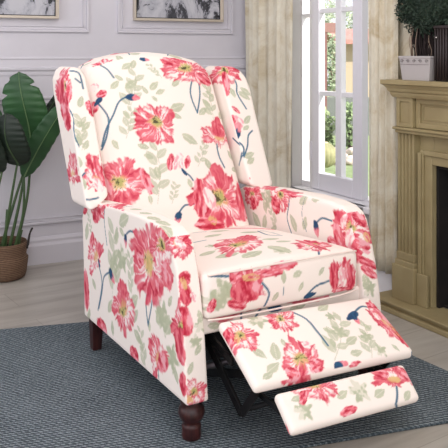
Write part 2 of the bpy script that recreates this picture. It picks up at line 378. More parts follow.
def m_stem(xy, col, pts, w=.0028, colr=None, al=.95):
    P = spline(pts, 5) if len(pts) > 2 else pts
    P = np.array(P); c = P.mean(0); R_ = np.abs(P-c).max()*1.5+.02; idx = near(xy, c, R_)
    if len(idx) == 0: return
    q = xy[idx]; dm = np.full(len(idx), 9.)
    for a, b in zip(P, P[1:]):
        ab = b-a; t_ = np.clip(((q-a)@ab)/(ab@ab+1e-9), 0, 1); dm = np.minimum(dm, np.linalg.norm(q-a-t_[:, None]*ab, axis=1))
    A_ = (1-sstep(dm, w*.6, w*1.25))*al
    k = vn(q[:, 0]*70, q[:, 1]*70, 5)[:, None]; C = (BLUE*k+TEAL*(1-k)) if colr is None else colr
    blend(col, idx, A_, C)
def m_bud(xy, col, p, seed, pink=True):
    base, tip = p; L = np.linalg.norm(tip-base)+1e-6; U = (tip-base)/L; V_ = np.array([U[1], -U[0]]); c = (base+tip)/2
    idx = near(xy, c, L)
    if len(idx) == 0: return
    d = xy[idx]-c; s_ = d@U/(L/2); q = d@V_/(L*(.25 if pink else .2))
    r = np.hypot(s_, q*(1+.25*s_))+(fbm(d[:, 0]*80, d[:, 1]*80, seed)-.5)*.3; al = 1-sstep(r, .9, 1.02)
    k = vn(q*3, s_*2, seed)[:, None]; B_ = NAVY*k+BLUE*(1-k)
    if pink: w = sstep(s_+(k[:, 0]-.5)*.6, -.05, .25)[:, None]; B_ = B_*(1-w)+(CORAL*k+PALE*(1-k))*w
    blend(col, idx, al, B_)
def m_leaf(xy, col, p, seed, wd=.3, al=.85):
    a, b = p; L = np.linalg.norm(b-a)+1e-6; U = (b-a)/L; V_ = np.array([U[1], -U[0]]); c = (a+b)/2
    idx = near(xy, c, L*.8)
    if len(idx) == 0: return
    d = xy[idx]-a; s_ = np.clip(d@U/L, -.2, 1.2); q = d@V_/L
    w = wd*np.sin(np.pi*np.clip(s_, 0, 1))**.8*(1-.3*s_)+.001; r = np.abs(q)/w+(fbm(d[:, 0]*90, d[:, 1]*90, seed)-.5)*.5
    A_ = (1-sstep(r, .8, 1.05))*al*((s_ > 0) & (s_ < 1)); mid = (np.abs(q) < .02).astype(float)
    k = fbm(d[:, 0]*50, d[:, 1]*50, seed+1)[:, None]; C = SAGE*(1-k)+SAGE2*k
    blend(col, idx, A_*(1-.4*mid), C)
def m_spray(xy, col, p, seed):
    """loose cluster of pale sage leaflets around a thin stalk"""
    a, b = p; rs = random.Random(seed); L = np.linalg.norm(b-a); U = (b-a)/L; V_ = np.array([U[1], -U[0]])
    m_stem(xy, col, [a, (a+b)/2+V_*L*.05, b], .0012, SAGE2, .6)
    for k in range(7):
        s_ = .15+.8*k/6; sd = 1 if k % 2 else -1; q = a+(b-a)*s_; ln = L*(.34-.08*s_)*rs.uniform(.8, 1.25)
        an = rs.uniform(.5, 1.0)*sd; dr = U*math.cos(an)+V_*math.sin(an); m_leaf(xy, col, (q, q+dr*ln), seed+k, .32, .72)
def m_blob(xy, col, p, seed):
    c, e = p; R_ = np.linalg.norm(e-c); idx = near(xy, c, R_*1.4)
    if len(idx) == 0: return
    d = xy[idx]-c; r = np.linalg.norm(d, axis=1)/R_; th = np.arctan2(d[:, 1], d[:, 0]); n1 = fbm(d[:, 0]*70, d[:, 1]*70, seed)
    ed = .8+.2*np.cos(5*th+seed)+.12*np.cos(9*th+seed*2)
    al = (1-sstep(r/ed, .8, 1.0))*(.45+.5*sstep(n1, .38, .5)); k = n1[:, None]; blend(col, idx, al, SAGE*(1-k)+SAGE2*k)
def add(pk, kind, pts, *extra):
    for k in pk.split(): MOT[k].append((kind, pts, extra))
def FL(pk, c, tip, side, kind='open', seed=None): add(pk, 'F', [c, tip, side], kind, seed)
def PE(pk, a, b, w, tone='red'): add(pk, 'PE', [a, b, ((a[0]+b[0])/2+w, (a[1]+b[1])/2)], tone)
def ST(pk, *pts, w=.0036): add(pk, 'S', list(pts), w)
def BU(pk, base, tip, pink=True): add(pk, 'B', [base, tip], pink)
def LF(pk, *pairs):
    for a, b in pairs: add(pk, 'L', [a, b])
def SP(pk, *pairs):
    for a, b in pairs: add(pk, 'SP', [a, b])
def BL(pk, c, r): add(pk, 'BL', [c, (c[0]+r, c[1])])
def apply_motifs(key, xy, col):
    P = PAN[key]
    order = {'L': 0, 'SP': 0, 'BL': 0, 'S': 1, 'F': 2, 'PE': 3, 'B': 4}
    for n, (kind, pts, ex) in sorted(enumerate(MOT[key]), key=lambda q: (order[q[1][0]], q[0])):
        q = [P.px(*p) for p in pts]; sd = n*7+len(key)
        if kind == 'F': m_flower(xy, col, q, ex[1] if ex[1] is not None else sd, ex[0])
        elif kind == 'PE': m_petal(xy, col, q, sd, ex[0])
        elif kind == 'S': m_stem(xy, col, q, ex[0])
        elif kind == 'B': m_bud(xy, col, q, sd, ex[0])
        elif kind == 'L': m_leaf(xy, col, q, sd)
        elif kind == 'SP': m_spray(xy, col, q, sd)
        elif kind == 'BL': m_blob(xy, col, q, sd)
def scatter(xy, col, seed):
    """print on the faces the photo does not show: repeat of poppies and leaves"""
    rs = random.Random(seed); lo = xy.min(0); hi = xy.max(0); y = lo[1]
    while y < hi[1]:
        x = lo[0]+rs.uniform(0, .1)
        while x < hi[0]:
            c = np.array([x+rs.uniform(-.02, .02), y+rs.uniform(-.02, .02)]); r = rs.uniform(.03, .055); an = rs.uniform(-.8, .8)
            up = np.array([math.sin(an), math.cos(an)]); sd = np.array([up[1], -up[0]])
            m_leaf(xy, col, (c-up*r*2, c-up*r*2+sd*r*1.2), seed, .3); m_leaf(xy, col, (c+sd*r*1.5, c+sd*r*1.5+up*r), seed+1, .3)
            m_stem(xy, col, [c-up*r*.4, c-up*r*1.4+sd*.006, c-up*r*2.2], .0028)
            m_flower(xy, col, [c, c+up*r, c+sd*r], rs.randrange(99), rs.choice(['open', 'cup']))
            x += rs.uniform(.15, .2)
        y += .17

fab = newmat('floral_upholstery', (1, 1, 1, 1), .85, spec=.25); t = NT(fab)
at_ = t.n('ShaderNodeAttribute', attribute_name='print'); t.l(at_.outputs['Color'], t.b.inputs['Base Color'])
wv = t.n('ShaderNodeTexNoise', Scale=420, Detail=2); t.l(t.coords(), wv.inputs['Vector']); t.bump(wv.outputs[0], .12, .001)

def soft(name, build, keys, parent, voxel=.003, bevel=.02, seg=3, smooth=6, deform=None, seed=1, fillkeys=()):
    """closed base shape -> fine even mesh, softened, with the print painted per face direction"""
    bm = bmesh.new(); build(bm); bmesh.ops.recalc_face_normals(bm, faces=bm.faces[:])
    me = bpy.data.meshes.new('tmp'); bm.to_mesh(me); bm.free(); o = bpy.data.objects.new('tmp', me); COL.objects.link(o)
    if bevel:
        b = o.modifiers.new('b', 'BEVEL'); b.width = bevel; b.segments = seg; b.limit_method = 'ANGLE'; b.angle_limit = math.radians(32)
    r = o.modifiers.new('r', 'REMESH'); r.mode = 'VOXEL'; r.voxel_size = voxel
    if smooth: s_ = o.modifiers.new('s', 'SMOOTH'); s_.iterations = smooth; s_.factor = .5
    dg = bpy.context.evaluated_depsgraph_get(); nm = bpy.data.meshes.new_from_object(o.evaluated_get(dg)); nm.name = name
    bpy.data.objects.remove(o); bpy.data.meshes.remove(me)
    n = len(nm.vertices); P = np.empty(n*3, np.float32); nm.vertices.foreach_get('co', P); P = P.reshape(-1, 3).astype(float)
    if deform is not None: P = deform(P); nm.vertices.foreach_set('co', P.astype(np.float32).ravel()); nm.update()
    Nn = np.empty(n*3, np.float32); nm.vertex_normals.foreach_get('vector', Nn); Nn = Nn.reshape(-1, 3)
    allk = list(keys)+list(fillkeys)
    dots = np.stack([Nn@PAN[k].n for k in allk], 1); best = dots.argmax(1)
    col = np.tile(CREAM, (n, 1))
    for i, k in enumerate(allk):
        sel = np.nonzero(best == i)[0]
        if len(sel) == 0: continue
        xy = PAN[k].xy(P[sel]); c = col[sel]
        if MOT[k]: apply_motifs(k, xy, c)
        else: scatter(xy, c, seed+i)
        col[sel] = c
    at2 = nm.color_attributes.new('print', 'FLOAT_COLOR', 'POINT')
    at2.data.foreach_set('color', np.concatenate([np.clip(col, 0, 1), np.ones((n, 1))], 1).astype(np.float32).ravel())
    for p in nm.polygons: p.use_smooth = True
    nm.materials.clear(); return link(name, nm, fab, parent)

# panel planes on the chair
YB = lambda z: .615+.55*(z-.46)            # face of the back cushion
nb_ = (0, -1, .55)
pan('armL_side', (-.035, 0, 0), (-1, 0, 0)); pan('armL_front', (0, -.012, .36), (0, -1, .22)); pan('armL_top', (0, 0, .558), (0, 0, 1)); pan('armL_in', (.035, 0, 0), (1, 0, 0))
pan('armR_side', (.66, 0, 0), (1, 0, 0)); pan('armR_front', (0, -.0, .42), (0, -1, .25)); pan('armR_top', (0, 0, .558), (0, 0, 1)); pan('armR_in', (.592, 0, 0), (-1, 0, 0))
pan('back', (0, YB(.46)-.02, .46), nb_); pan('back_top', (0, 0, 1.05), (0, 0, 1)); pan('back_rear', (0, 1.1, 0), (0, 1, -.3))
pan('wingL_front', (0, YB(.46)-.055, .46), nb_); pan('wingL_side', (-.088, 0, 0), (-1, 0, 0)); pan('wingL_rear', (0, .9, 0), (0, 1, -.4)); pan('wingL_in', (.03, 0, 0), (1, 0, 0))
pan('wingR_front', (0, YB(.46)-.055, .46), nb_); pan('wingR_side', (.71, 0, 0), (1, 0, 0)); pan('wingR_rear', (0, .9, 0), (0, 1, -.4)); pan('wingR_in', (.59, 0, 0), (-1, 0, 0))
pan('seat_top', (0, 0, .447), (0, .08, 1)); pan('seat_front', (0, -.022, .37), (0, -1, 0)); pan('seat_side', (.59, 0, 0), (1, 0, 0)); pan('seat_bottom', (0, 0, .3), (0, 0, -1)); pan('rail', (0, -.004, .3), (0, -1, 0))
# footrest planes
FA0, FA1 = np.array([-.045, .312]), np.array([-.253, .213])     # (y,z) of top rear and top front edge of the upper pad
d_ = FA1-FA0; pan('foot1', (0, FA0[0], FA0[1]), (0, d_[1], -d_[0])); pan('foot1_front', (0, FA1[0], FA1[1]), (0, d_[0], d_[1]))
FB0, FB1 = np.array([-.283, .205]), np.array([-.357, .138])
e_ = FB1-FB0; pan('foot2', (0, FB0[0], FB0[1]), (0, e_[1], -e_[0])); pan('foot2_front', (0, FB1[0], FB1[1]), (0, e_[0], e_[1]))

# ---- back cushion
FL('back', (120, 183), (116, 160), (148, 186), 'open', 4); PE('back', (140, 170), (150, 195), 5); PE('back', (104, 175), (112, 200), 6)
FL('back', (153, 126), (151, 105), (173, 128), 'open', 3)
FL('back', (186, 70), (182, 54), (212, 78), 'open', 9); PE('back', (160, 60), (180, 66), 6); PE('back', (196, 74), (212, 84), 6)
ST('back', (192, 77), (189, 95), (196, 114)); ST('back', (197, 77), (199, 95), (196, 114))
FL('back', (217, 134), (216, 121), (234, 140), 'cup', 6); ST('back', (216, 144), (218, 156), (224, 168))
PE('back', (168, 172), (170, 156), 4); PE('back', (180, 172), (177, 153), 4, 'pale'); PE('back', (184, 170), (187, 157), 3); PE('back', (172, 172), (176, 158), 3, 'pale'); BU('back', (185, 177), (179, 170), False); ST('back', (183, 174), (188, 178), (191, 182))
FL('back', (220, 200), (214, 172), (248, 206), 'open', 12); PE('back', (196, 180), (200, 220), 7); PE('back', (240, 182), (245, 222), 7); PE('back', (194, 224), (225, 226), 7); PE('back', (204, 190), (212, 210), 6, 'pale'); PE('back', (208, 218), (216, 224), 4, 'yellow')
BU('back', (178, 213), (175, 226)); ST('back', (178, 213), (183, 207), (192, 206))
BU('back', (124, 98), (139, 100)); ST('back', (126, 98), (118, 103), (113, 115), (106, 130), (103, 145))
PE('back', (89, 100), (93, 116), 5); PE('back', (97, 96), (106, 92), 4); PE('back', (92, 84), (98, 90), 5, 'pale'); PE('back', (94, 100), (96, 112), 4); BU('back', (102, 97), (95, 105), False); ST('back', (99, 104), (108, 118), (107, 135), (103, 148))
ST('back', (98, 62), (107, 70), (113, 79)); BU('back', (139, 59), (149, 61)); PE('back', (82, 68), (90, 64), 2)
LF('back', ((121, 70), (131, 64)), ((131, 70), (134, 60)), ((122, 82), (113, 76)), ((124, 90), (136, 82)), ((110, 90), (118, 82)), ((146, 96), (140, 88)), ((148, 92), (156, 84)), ((154, 96), (163, 92)), ((150, 98), (156, 104)),
   ((168, 112), (183, 106)), ((170, 116), (180, 120)), ((202, 100), (212, 112)), ((198, 116), (206, 108)), ((220, 118), (226, 108)), ((136, 146), (148, 150)), ((142, 156), (152, 160)), ((180, 136), (196, 146)), ((154, 168), (158, 182)),
   ((186, 180), (190, 190)), ((148, 196), (150, 206)), ((204, 160), (210, 172)), ((228, 150), (236, 160)), ((232, 170), (241, 166)), ((128, 120), (122, 112)), ((112, 140), (118, 150)), ((133, 110), (137, 118)), ((170, 88), (178, 82)), ((205, 92), (214, 96)))
SP('back', ((170, 205), (174, 186)), ((128, 112), (134, 76)), ((156, 205), (155, 150)), ((160, 80), (148, 66)), ((213, 120), (206, 88)), ((125, 140), (130, 112)), ((196, 168), (203, 146)))
# ---- wings
FL('wingL_front wingL_side', (62, 87), (63, 68), (72, 90), 'open', 5); PE('wingL_front wingL_side', (60, 96), (66, 118), 5); PE('wingL_front wingL_side', (65, 112), (66, 132), 3.5); PE('wingL_front', (70, 86), (68, 104), 3); PE('wingL_side', (57, 76), (59, 104), 4); PE('wingL_front', (63, 78), (65, 98), 2, 'yellow')
ST('wingL_front', (70, 71), (79, 74), (83, 89)); ST('wingL_front', (75, 79), (80, 83)); ST('wingL_front', (67, 105), (73, 118), (74, 134), (79, 147), w=.0024)
PE('wingL_front', (85, 102), (94, 110), 5); PE('wingL_front', (90, 106), (94, 117), 4)
FL('wingL_front wingL_side', (70, 168), (69, 152), (76, 170), 'cup', 2); BU('wingL_front', (76, 180), (72, 170)); ST('wingL_front', (75, 182), (80, 194), (87, 200), (98, 198)); ST('wingL_front', (86, 172), (81, 178), (80, 187))
FL('wingL_front', (95, 172), (92, 154), (106, 174), 'cup', 8); PE('wingL_front', (95, 178), (101, 192), 5, 'pale'); PE('wingL_front', (99, 165), (104, 182), 4)
BL('wingL_front', (81, 124), 5); LF('wingL_front', ((79, 108), (82, 96)), ((80, 146), (78, 134)), ((84, 150), (88, 140)), ((80, 168), (78, 156)), ((85, 190), (80, 176)), ((82, 130), (90, 122)))
SP('wingL_front', ((82, 150), (80, 118)))
FL('wingR_front wingR_in', (224, 71), (222, 58), (240, 74), 'open', 10); PE('wingR_front', (224, 72), (226, 96), 5); PE('wingR_front', (228, 66), (244, 68), 4); PE('wingR_front', (233, 65), (240, 66), 2, 'yellow')
ST('wingR_front', (229, 70), (236, 84), (237, 94), (246, 109)); PE('wingR_front', (233, 116), (242, 128), 6, 'pale'); PE('wingR_front', (231, 114), (234, 124), 3); BU('wingR_front', (234, 139), (239, 122)); PE('wingR_front', (231, 106), (240, 114), 2)
ST('wingR_front wingR_in', (235, 138), (243, 147), (243, 156), (241, 165)); ST('wingR_front wingR_in', (252, 131), (248, 136), (247, 147), (242, 161))
LF('wingR_front', ((240, 88), (251, 96)), ((238, 92), (250, 100)), ((244, 158), (254, 153)), ((247, 164), (254, 158)), ((244, 124), (250, 116)), ((243, 130), (249, 126)), ((230, 88), (235, 98)))
PE('wingR_front', (243, 180), (250, 178), 2)
MOT['wingL_side'] += []; 
# ---- left arm, outer side
SD = 'armL_side'
FL(SD+' armL_top', (98, 208), (98, 199), (106, 210), 'open', 3); PE(SD, (96, 206), (99, 222), 5); PE(SD, (85, 205), (86, 214), 3)
ST(SD, (106, 203), (105, 222), (107, 245), w=.0024)
FL(SD, (94, 252), (90, 238), (103, 250), 'cup', 5); BU(SD, (100, 268), (98, 258), False); ST(SD, (99, 266), (102, 284), (98, 310))
BU(SD, (126, 233), (126, 248)); ST(SD, (127, 234), (131, 231), (137, 233))
FL(SD, (150, 264), (146, 226), (170, 268), 'open', 4); FL(SD, (163, 246), (160, 226), (177, 250), 'open', 10); PE(SD, (165, 262), (170, 290), 6); PE(SD, (137, 255), (144, 262), 3); PE(SD, (152, 270), (156, 296), 5)
PE(SD, (148, 250), (150, 280), 3, 'yellow'); PE(SD, (156, 250), (160, 266), 3, 'pale')
ST(SD, (152, 284), (152, 302), (148, 325)); ST(SD, (147, 288), (146, 305), (148, 325))
BU(SD, (109, 269), (115, 284)); ST(SD, (110, 272), (104, 277), (102, 292), (99, 308))
FL(SD, (123, 310), (121, 286), (134, 312), 'open', 6); PE(SD, (84, 268), (87, 310), 4); PE(SD, (94, 232), (90, 250), 2)
FL(SD, (156, 352), (150, 336), (168, 358), 'cup', 9); PE(SD, (160, 352), (166, 372), 6); ST(SD, (158, 366), (159, 382), w=.0024)
PE(SD, (97, 322), (107, 336), 4); PE(SD, (130, 350), (138, 362), 4); FL(SD, (183, 330), (180, 304), (194, 336), 'open', 12); PE(SD, (178, 326), (184, 368), 6); PE(SD, (182, 300), (184, 320), 4); PE(SD, (182, 372), (184, 396), 4)
LF(SD, ((116, 242), (118, 226)), ((112, 262), (118, 250)), ((118, 266), (126, 258)), ((120, 224), (130, 216)), ((86, 240), (88, 222)), ((110, 272), (114, 260)), ((130, 306), (138, 296)), ((133, 322), (138, 310)), ((134, 330), (142, 344)), ((143, 352), (140, 338)),
   ((156, 322), (163, 308)), ((162, 326), (170, 316)), ((166, 334), (172, 322)), ((176, 362), (172, 346)), ((178, 384), (174, 366)), ((113, 336), (112, 320)), ((88, 322), (90, 308)), ((120, 228), (125, 236)), ((96, 290), (92, 278)), ((108, 312), (112, 300)), ((138, 246), (140, 236)), ((168, 306), (172, 296)), ((150, 332), (148, 318)))
BL(SD, (122, 258), 6); BL(SD, (114, 266), 5); BL(SD, (163, 318), 8); BL(SD, (172, 358), 7)
SP(SD, ((112, 300), (114, 230)), ((132, 300), (130, 256)), ((92, 235), (89, 215)), ((146, 372), (140, 330)), ((160, 330), (158, 300)))
# left arm top and front
FL('armL_top armL_front', (182, 245), (184, 232), (194, 247), 'open', 14); PE('armL_top armL_front', (178, 240), (188, 248), 4, 'pale'); ST('armL_top', (186, 235), (191, 239), (194, 246)); ST('armL_top', (115, 209), (123, 205), (133, 206), w=.002)
LF('armL_top', ((140, 213), (152, 216)), ((148, 218), (160, 222)), ((156, 222), (170, 226)), ((130, 208), (142, 210)), ((160, 226), (172, 231)))
PE('armL_front', (179, 276), (190, 282), 8); PE('armL_front', (182, 282), (188, 306), 7); PE('armL_front', (184, 306), (188, 338), 7); PE('armL_front', (182, 276), (186, 290), 3, 'yellow'); PE('armL_front', (191, 292), (196, 302), 3, 'pale'); PE('armL_front', (182, 344), (184, 366), 4)
FL('armL_front', (196, 394), (194, 380), (210, 396), 'open', 7); PE('armL_front', (188, 398), (196, 404), 3, 'yellow'); BL('armL_front', (200, 326), 7); BL('armL_front', (196, 342), 7); LF('armL_front', ((198, 310), (203, 322)), ((196, 356), (202, 344)), ((190, 376), (194, 362)))
# ---- right arm
RI = 'armR_in'
FL(RI+' armR_top', (253, 195), (252, 182), (262, 197), 'open', 4); PE(RI, (250, 198), (256, 208), 4)
BL(RI, (268, 196), 8); LF(RI, ((264, 200), (266, 214)), ((270, 190), (276, 182)))
FL(RI, (281, 196), (288, 184), (292, 202), 'open', 9); PE(RI+' armR_top', (282, 190), (304, 194), 3); PE(RI, (272, 200), (280, 211), 5)
ST(RI, (291, 192), (289, 206), (287, 219), (291, 234), w=.0026)
LF(RI, ((260, 228), (252, 212)), ((263, 230), (265, 214)), ((296, 232), (290, 214)), ((303, 230), (306, 216)), ((300, 204), (308, 196)), ((270, 232), (276, 226)), ((312, 200), (322, 194)))
ST(RI, (306, 232), (302, 214), (306, 196), w=.001)
BU(RI, (315, 220), (317, 238)); ST(RI, (317, 222), (323, 218), (332, 221)); PE(RI, (326, 240), (340, 247), 4); SP(RI, ((276, 230), (270, 208)))
RF = 'armR_front armR_in armR_top'
FL(RF, (352, 232), (346, 208), (374, 236), 'open', 16); PE(RF, (336, 222), (340, 250), 5); PE(RF, (346, 214), (342, 228), 3, 'pale'); PE(RF, (352, 228), (346, 246), 4, 'pale'); PE(RF, (356, 212), (368, 226), 5); PE(RF, (350, 250), (360, 262), 5)
PE('armR_front', (360, 246), (372, 252), 4, 'pale'); PE('armR_front', (354, 256), (378, 268), 4); PE('armR_front', (362, 266), (378, 278), 4); PE('armR_front', (352, 240), (372, 248), 4); PE('armR_front', (365, 232), (370, 242), 3, 'yellow')
BL('armR_front', (370, 288), 8); LF('armR_front', ((364, 274), (370, 286)), ((358, 290), (366, 280)))
# ---- seat
ss = 'seat_top'
FL(ss, (238, 251), (246, 243), (264, 246), 'open', 6); PE(ss, (216, 247), (262, 243), 3); PE(ss, (196, 231), (290, 231), 2.5); FL(ss, (313, 248), (322, 243), (334, 246), 'open', 11); PE(ss, (294, 244), (330, 252), 4)
ST(ss, (258, 235), (268, 240), (282, 240)); ST(ss, (260, 234), (270, 236), (280, 239), w=.002); ST(ss, (318, 252), (321, 258)); ST(ss, (193, 236), (206, 235)); ST(ss, (194, 248), (206, 246))
LF(ss, ((205, 243), (222, 239)), ((240, 238), (262, 236)), ((268, 252), (292, 256)), ((276, 248), (292, 246)), ((215, 262), (240, 258)), ((200, 260), (216, 256)), ((300, 262), (320, 258)), ((243, 262), (262, 256)), ((210, 236), (230, 234)), ((330, 256), (345, 253)), ((262, 246), (280, 244)))
PE(ss, (258, 266), (296, 262), 4); BL(ss, (282, 256), 10); BL(ss, (212, 252), 8)
sf = 'seat_front'
BL(sf, (222, 294), 16); BL(sf, (212, 302), 10); BL(sf, (230, 286), 10)
PE(sf, (236, 274), (240, 304), 10); PE(sf, (246, 276), (252, 300), 9); PE(sf, (228, 280), (240, 272), 6); FL(sf, (246, 284), (244, 268), (260, 284), 'cup', 8); PE(sf, (226, 302), (244, 306), 5); PE(sf, (250, 274), (282, 270), 4); PE(sf+' seat_top', (268, 268), (297, 263), 4); PE(sf, (240, 277), (258, 276), 3, 'yellow')
PE(sf, (209, 312), (214, 298), 4); ST(sf, (257, 279), (266, 291), (263, 305)); ST(sf, (200, 277), (212, 276), (228, 276)); LF(sf, ((281, 282), (281, 269)), ((290, 276), (300, 270)), ((296, 290), (300, 280))); ST(sf, (281, 282), (280, 298), w=.001)
ST(sf, (326, 280), (313, 285), (303, 296)); BU(sf, (302, 297), (314, 292), False); FL(sf, (342, 276), (340, 256), (356, 278), 'open', 5); PE(sf, (331, 262), (333, 290), 5); PE(sf, (346, 262), (350, 290), 5); PE(sf, (338, 266), (342, 286), 4, 'pale'); PE(sf, (334, 290), (352, 292), 4)
LF(sf, ((316, 274), (322, 266)), ((270, 300), (276, 290)))
PE('rail', (212, 320), (242, 312), 5); PE('rail', (290, 304), (330, 296), 3); ST('rail', (256, 317), (263, 308), (280, 306)); BU('rail', (268, 309), (284, 308), False); ST('rail', (241, 312), (242, 322)); LF('rail', ((290, 310), (306, 304)), ((208, 326), (222, 326)))
# ---- footrest
f1 = 'foot1 foot1_front'
FL(f1, (239, 340), (236, 326), (257, 340), 'open', 7); PE(f1, (226, 332), (232, 346), 5); PE(f1, (236, 338), (236, 350), 3, 'yellow'); FL(f1, (281, 322), (280, 309), (296, 322), 'open', 2)
BL(f1, (256, 323), 12); LF(f1, ((250, 352), (266, 362)), ((276, 364), (272, 346)), ((266, 376), (278, 366)), ((262, 382), (272, 376)), ((284, 350), (280, 342)))
ST(f1, (288, 312), (305, 321), (316, 334), (327, 348)); FL(f1, (302, 364), (300, 344), (322, 362), 'open', 15); PE(f1, (284, 372), (300, 380), 7); PE(f1, (302, 350), (308, 346), 5, 'pale'); PE(f1, (312, 372), (320, 364), 6)
BU(f1, (357, 312), (347, 321), False); BU(f1, (352, 315), (359, 325)); ST(f1, (354, 313), (362, 306), (373, 308)); 
FL(f1, (384, 318), (372, 300), (398, 322), 'open', 13); PE(f1, (376, 306), (404, 338), 6); PE(f1, (390, 324), (412, 346), 6); PE(f1, (372, 316), (390, 330), 4); PE(f1, (382, 318), (402, 338), 3, 'yellow'); PE(f1, (366, 302), (378, 306), 4); PE(f1, (374, 312), (380, 320), 3, 'pale')
BL(f1, (338, 334), 9); BL(f1, (366, 338), 7); BL(f1, (380, 350), 8); BL(f1, (330, 318), 6); ST(f1, (410, 357), (415, 347)); BU(f1, (334, 369), (348, 363)); PE(f1, (350, 366), (362, 362), 3)
LF(f1, ((346, 346), (356, 338)), ((334, 350), (330, 340)), ((350, 356), (362, 352)), ((322, 330), (332, 336)), ((370, 330), (362, 324)), ((392, 344), (400, 350)), ((318, 312), (328, 304)))
SP(f1, ((334, 362), (340, 320)), ((372, 358), (364, 326)))
f2 = 'foot2 foot2_front'
FL(f2, (314, 386), (311, 368), (336, 384), 'open', 9); PE(f2, (304, 392), (300, 406), 4); PE(f2, (318, 392), (326, 403), 4); FL(f2, (392, 374), (388, 362), (412, 374), 'cup', 4); PE(f2, (370, 370), (388, 374), 6); PE(f2, (396, 368), (410, 378), 6); PE(f2, (388, 380), (400, 380), 3, 'yellow')
ST(f2, (396, 384), (397, 395), (396, 407)); BL(f2, (358, 392), 12); BL(f2, (302, 412), 11); PE(f2, (338, 416), (356, 408), 4); LF(f2, ((336, 400), (346, 392)), ((374, 398), (384, 390)), ((405, 400), (410, 390)), ((290, 402), (300, 398)))

# ---------------------------------------------------------------- the armchair
chair = empty('armchair', (0, 0, 0), label='wingback recliner armchair in cream poppy print with its footrest raised on the rug', cat='armchair')
wood = newmat('dark_mahogany', S(52, 24, 24), .28)
t = NT(wood); nz = t.n('ShaderNodeTexNoise', Scale=18, Detail=4); t.l(t.coords((6, 6, 1)), nz.inputs['Vector']); t.l(t.ramp(nz.outputs[0], [(.35, S(42, 18, 19)), (.7, S(72, 34, 32))]), t.b.inputs['Base Color'])
blackm = newmat('black_metal', S(24, 24, 27), .45, .6); greym = newmat('zinc_bracket', S(110, 104, 110), .4, .8)
armout = [(-.048, .112), (.742, .118), (.752, .30), (.762, .46), (.745, .50), (.68, .532), (.45, .553), (.25, .563), (.14, .562), (.09, .556), (.055, .541), (.035, .518), (.012, .455), (-.006, .39), (-.025, .30)]
def armL(bm): prism(bm, armout, 'x', -.035, .033)
def dl(P):
    z = P[:, 2]; x = P[:, 0]; k = sstep(z, .40, .56)
    P[:, 0] = x-.004*k*(x < 0); return P
def dr(P):
    z = P[:, 2]; x = P[:, 0]; k = sstep(z, .40, .56)
    P[:, 0] = x-.006*k*(x < .62); return P
soft('arm', armL, ['armL_side', 'armL_front', 'armL_top'], chair, bevel=.007, smooth=3, deform=dl, fillkeys=['armL_in'])
def armR(bm): prism(bm, armout, 'x', .595, .668)
soft('arm', armR, ['armR_in', 'armR_front', 'armR_top'], chair, bevel=.016, smooth=4, deform=dr, fillkeys=['armR_side'])
# back cushion
def backb(bm):
    out = [(.016, .36), (.573, .36), (.573, .93), (.562, .985), (.51, 1.020), (.42, 1.044), (.31, 1.054), (.20, 1.048), (.11, 1.028), (.045, .998), (.016, .955)]
    prism(bm, out, 'y', 0, .15)
def shear(bul, xc, xw):
    def f(P):
        x, y, z = P.T; b = bul*np.clip(1-((x-xc)/xw)**2, 0, 1)**.6*np.clip((z-.30)/.2, 0, 1)*np.clip((1.1-z)/.15, 0, 1)**.6
        front = np.clip(1-y/.13, 0, 1); P[:, 1] = y+YB(z)-b*front; return P
    return f
soft('back_cushion', backb, ['back', 'back_top'], chair, bevel=.035, smooth=5, deform=shear(.042, .2945, .279), fillkeys=['back_rear'])
def wingL(bm):
    out = [(.008, .560), (-.03, .530), (-.064, .518), (-.078, .530), (-.078, .61), (-.080, .80), (-.080, .90), (-.076, .950), (-.058, .984), (-.036, 1.0), (-.010, .992), (.006, .96), (.010, .80)]
    prism(bm, out, 'y', -.058, .10)
soft('wing', wingL, ['wingL_front', 'wingL_side'], chair, bevel=.024, smooth=5, deform=shear(.0, 0, 1), fillkeys=['wingL_rear', 'wingL_in'])
def wingR(bm):
    out = [(.582, .545), (.63, .525), (.678, .530), (.685, .545), (.688, .60), (.698, .80), (.706, .90), (.702, .945), (.684, .978), (.650, .994), (.61, .996), (.588, .98), (.580, .94), (.579, .80)]
    prism(bm, out, 'y', -.058, .10)
soft('wing', wingR, ['wingR_front', 'wingR_in', 'wingR_side'], chair, bevel=.024, smooth=5, deform=shear(.0, 0, 1), fillkeys=['wingR_rear'])
# seat cushion
def seatb(bm): prism(bm, [(-.022, .318), (.60, .30), (.60, .40), (-.022, .438)], 'x', .036, .574)
def sd(P):
    x, y, z = P.T; top = np.clip((z-.35)/.08, 0, 1); cx = np.clip(1-((x-.305)/.28)**2, 0, 1)**.6; cy = np.clip(1-((y-.25)/.33)**2, 0, 1)**.5
    P[:, 2] = z+top*.030*cx*cy; fr = np.clip(1-(y+.02)/.08, 0, 1); P[:, 1] = y-fr*.016*cx*np.clip(1-((z-.378)/.07)**2, 0, 1); return P
soft('seat_cushion', seatb, ['seat_top', 'seat_front'], chair, bevel=.016, smooth=5, deform=sd, fillkeys=['seat_side', 'seat_bottom'])
def railb(bm): box(bm, .034, .60, -.002, .05, .272, .322)
soft('front_rail', railb, ['rail'], chair, bevel=.008, smooth=3, fillkeys=['seat_bottom'])
# piping on the cushion front
def cordm(name, pts, r):
    bm = bmesh.new(); tube(bm, spline(pts, 8), r, 8); o = fin(bm, name, pipem, chair, smooth=True); return o
pipem = newmat('cream_piping', S(244, 226, 218), .85)
cordm('piping', [(.042, -.022, .442), (.12, -.034, .446), (.305, -.038, .448), (.49, -.034, .446), (.566, -.022, .440)], .0028)
cordm('piping', [(.042, -.022, .320), (.12, -.030, .318), (.305, -.033, .317), (.49, -.030, .317), (.566, -.022, .320)], .0028)
